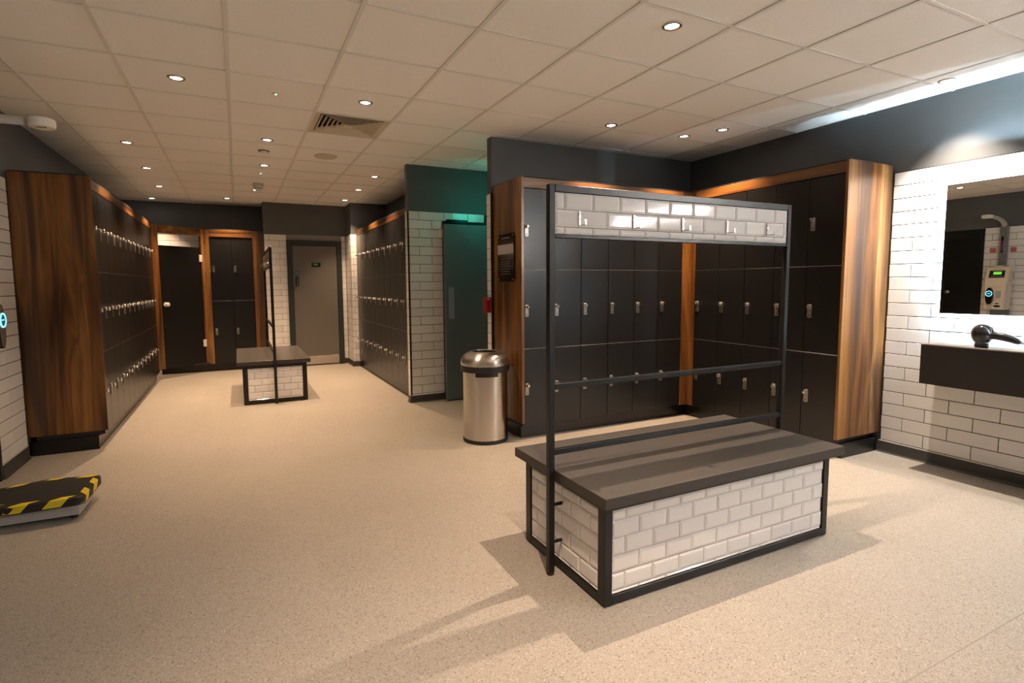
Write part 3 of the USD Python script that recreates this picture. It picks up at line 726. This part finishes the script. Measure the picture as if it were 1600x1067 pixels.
# hazard stripes round the rim of the tread plate: slanting bands that fold over its edge
rim_o, rim_i = np.array(plan(0.0)), None
from shapely.geometry import Polygon, LineString
RP = Polygon(plan(-.0012)); RI = Polygon(plan(.036))
Lr = RP.exterior.length
ringp = RP.exterior
n_st = 10
for k in range(n_st):
    s0 = (k + .15) / n_st * Lr; s1 = s0 + .48 * Lr / n_st
    ss = np.linspace(s0, s1, 6)
    out = np.array([ringp.interpolate(s % Lr).coords[0] for s in ss])
    sh_ = .05
    inn = np.array([RI.exterior.interpolate(RI.exterior.project(__import__('shapely').geometry.Point(ringp.interpolate((s + sh_) % Lr).coords[0]))).coords[0] for s in ss])
    if out[:, 0].min() < -1.40: continue
    out2 = np.array([ringp.interpolate((s - .035) % Lr).coords[0] for s in ss])
    v = np.vstack([np.c_[out2, np.full(6, .104)], np.c_[out, np.full(6, .1440)], np.c_[(out * .86 + inn * .14), np.full(6, .1490)], np.c_[inn, np.full(6, .1490)]])
    f = []
    for r in range(3):
        for j in range(5):
            a, b, c_, d_ = r * 6 + j, r * 6 + j + 1, r * 6 + 6 + j + 1, r * 6 + 6 + j
            f += [[a, b, c_], [a, c_, d_]]
    part(sc, 'hazard_stripe', (v, np.array(f)), 'hazard_yellow')
ws = thing('wall_sign', 'long white and red printed sign on the tiles behind the body scale column', 'sign')
part(ws, 'panel', box((XL + .0085, 3.975, 1.795), (XL + .0105, 4.320, 1.888), .0005), 'white_print')
for y0, y1 in ((3.985, 4.055), (4.235, 4.31)): part(ws, 'red_band', box((XL + .0105, y0, 1.803), (XL + .0112, y1, 1.880)), 'red_print')

# ------------------------------------------------------------------ ceiling fittings
RINGP = lathe([(.036, -.001), (.040, -.005), (.050, -.004), (.053, -.0005), (.053, .003), (.036, .003)], 40)
LENSP = lathe([(0, -.0018), (.032, -.0018), (.0365, .0005), (.0365, .003), (0, .003)], 32)
LIGHTS = [
    (-.292, 4.203, 'first round downlight on the left half of the ceiling, nearest the camera', .5),
    (.913, 4.163, 'round downlight beside the square ceiling air vent', 1),
    (2.109, 2.268, 'round downlight above the near bench', 1.6),
    (4.348, 2.055, 'round downlight at the right-hand wall above the mirror', 2.0),
    (-.864, 6.23, 'round downlight nearest the camera along the left-hand lockers', 1),
    (.311, 5.582, 'first round downlight beyond the green light on the ceiling middle line', 1),
    (2.924, 3.854, 'round downlight above the lockers behind the near bench, left of the pair in the corner', 1),
    (3.748, 3.846, 'round downlight of the corner pair, the one nearer the rear locker wall', 1),
    (3.903, 3.545, 'round downlight of the corner pair, the one nearer the right-hand wall', 1),
    (-.859, 7.459, 'second round downlight along the left-hand lockers', 1),
    (.336, 6.763, 'second round downlight on the ceiling middle line, beyond the small dark disc', 1),
    (1.598, 6.884, 'nearest round downlight in front of the lockers beyond the stub wall', 1),
    (-.876, 8.73, 'third round downlight along the left-hand lockers', 1),
    (.301, 8.526, 'round downlight just beyond the hanging smoke detector', 1),
    (1.601, 7.912, 'middle round downlight in front of the lockers beyond the stub wall', 1),
    (-1.106, 9.95, 'farthest round downlight at the left, over the corner cubicle', 1),
    (-.077, 9.50, 'round downlight in front of the far recess lockers', .8),
    (1.597, 8.958, 'round downlight nearest the tiled column by the grey door', 1),
    # out of view, placed to light the bench front, near floor and passage
    (.913, 1.15, 'unseen round downlight above the frame, lighting the bench front and near floor', 1.5),
    (.10, .80, 'unseen round downlight above the frame, placed to light the near floor', .55),
    (3.60, 5.40, 'unseen round downlight behind the partition wall, placed to light the passage', .35),
]
for (x, y, lab, pw) in LIGHTS:
    t = thing('downlight', lab, 'ceiling light', (x, y, CEIL), 0, 'round recessed downlights')
    part(t, 'trim_ring', RINGP, 'satin_steel', smooth=40)
    part(t, 'lens', LENSP, 'lamp_glow', smooth=40)
    L = UsdLux.SphereLight.Define(stage, t + '/lamp')
    L.AddTranslateOp().Set(Gf.Vec3d(0, 0, -.03))
    L.CreateRadiusAttr(.008)
    L.CreateIntensityAttr(2600.0 * LAMP_POWER * pw * (.022 / .008) ** 2)
    L.CreateColorAttr(Gf.Vec3f(*(LAMP_NEUTRAL if (y < 2.1 and x > 2.0) else LAMP_MID if (y < 2.3 and x > .5) else LAMP_WARM)))
    sp = UsdLux.ShapingAPI.Apply(L.GetPrim())
    sp.CreateShapingConeAngleAttr(45.0)
    sp.CreateShapingConeSoftnessAttr(1.0)

vx, vy = GX + GP * VENT[0], GY + GP * VENT[1]
vt = thing('air_vent', 'square cream ceiling air diffuser with concentric louvres', 'vent', (vx + .3, vy + .3, CEIL))
def ring(r0, z0, r1, z1, th=.0015):
    v, f = [], []
    for r, z in ((r0, z0), (r1, z1), (r1, z1 + th), (r0, z0 + th)):
        v += [(-r, -r, z), (r, -r, z), (r, r, z), (-r, r, z)]
    for k in range(4):
        for j in range(4):
            a, b, c_, d_ = k * 4 + j, k * 4 + (j + 1) % 4, ((k + 1) % 4) * 4 + (j + 1) % 4, ((k + 1) % 4) * 4 + j
            f += [[a, b, c_], [a, c_, d_]]
    m = trimesh.Trimesh(np.array(v), np.array(f), process=False); trimesh.repair.fix_normals(m); return m
part(vt, 'back_box', box((-.29, -.29, .062), (.29, .29, .07)), 'void_dark')
part(vt, 'frame', ring(.2955, -.002, .252, .004, .003), 'vent_cream')
for k in range(6):
    r = .252 - .036 * k
    part(vt, 'louvre', ring(r - .003, -.003, r - .034, .026), 'vent_cream')
part(vt, 'centre_plate', box((-.04, -.04, -.003), (.04, .04, .0), .001), 'vent_cream')
sp_ = thing('ceiling_speaker', 'shallow round ceiling speaker grille beyond the air vent', 'speaker', (.894, 6.034, CEIL))
part(sp_, 'bezel', lathe([(.098, -.009), (.108, -.009), (.114, -.001), (.114, .003), (.098, .003)], 48), 'vent_cream', smooth=40)
part(sp_, 'grille', lathe([(0, -.010), (.07, -.0095), (.0978, -.008), (.0978, .003), (0, .003)], 48), 'mustard_print' if False else 'vent_cream', smooth=40)
sn = thing('motion_sensor', 'small dark disc sensor on the ceiling between two middle-line downlights', 'sensor', (.302, 6.055, CEIL))
part(sn, 'base', lathe([(0, -.006), (.05, -.006), (.055, 0), (.055, .003), (0, .003)], 32), 'grey_plastic', smooth=40)
part(sn, 'lens', lathe([(0, -.02), (.02, -.018), (.034, -.0062), (0, -.0062)], 24), 'grid_metal', smooth=60)
for (x, y, lab) in ((.306, 4.248, 'tiny green emergency light on the ceiling, nearer the camera'), (.314, 7.256, 'tiny green emergency light farther down the ceiling')):
    e = thing('emergency_light', lab, 'emergency light', (x, y, CEIL), 0, 'green emergency ceiling lights')
    part(e, 'bezel', lathe([(.007, -.003), (.022, -.003), (.025, 0), (.025, .003), (.007, .003)], 24), 'grid_metal', smooth=40)
    part(e, 'indicator', lathe([(0, -.006), (.004, -.005), (.0068, -.001), (.0068, .002), (0, .002)], 16), 'green_led', smooth=60)
sd = thing('smoke_detector', 'boxy white smoke detector hanging from the ceiling middle line', 'smoke detector', (.312, 8.02, CEIL))
part(sd, 'mounting_box', box((-.065, -.065, -.03), (.065, .065, -.001), .003), 'grey_white')
part(sd, 'head', lathe([(0, -.085), (.035, -.085), (.046, -.07), (.05, -.045), (.05, -.030), (0, -.030)], 32), 'white_plastic', smooth=40)
part(sd, 'vent_slot', lathe([(.0485, -.062), (.0502, -.060), (.0502, -.052), (.0485, -.050)], 32), 'grey_plastic', smooth=40)
ex = thing('unseen_teal_lamp', 'unseen green lit box behind the partition wall, placed to cast teal light in the passage', 'sign', (2.75, 5.30, 0))  # hidden from view, placed where the teal passage light comes from
part(ex, 'housing', box((-.18, -.025, 2.36), (.18, .025, 2.40), .003), 'white_plastic')
part(ex, 'lit_panel', box((-.17, -.006, 2.20), (.17, .006, 2.3595), .001), 'unseen_teal_glow')
for x in (-.12, .12): part(ex, 'hanger', box((x - .003, -.003, 2.40), (x + .003, .003, CEIL)), 'satin_steel')
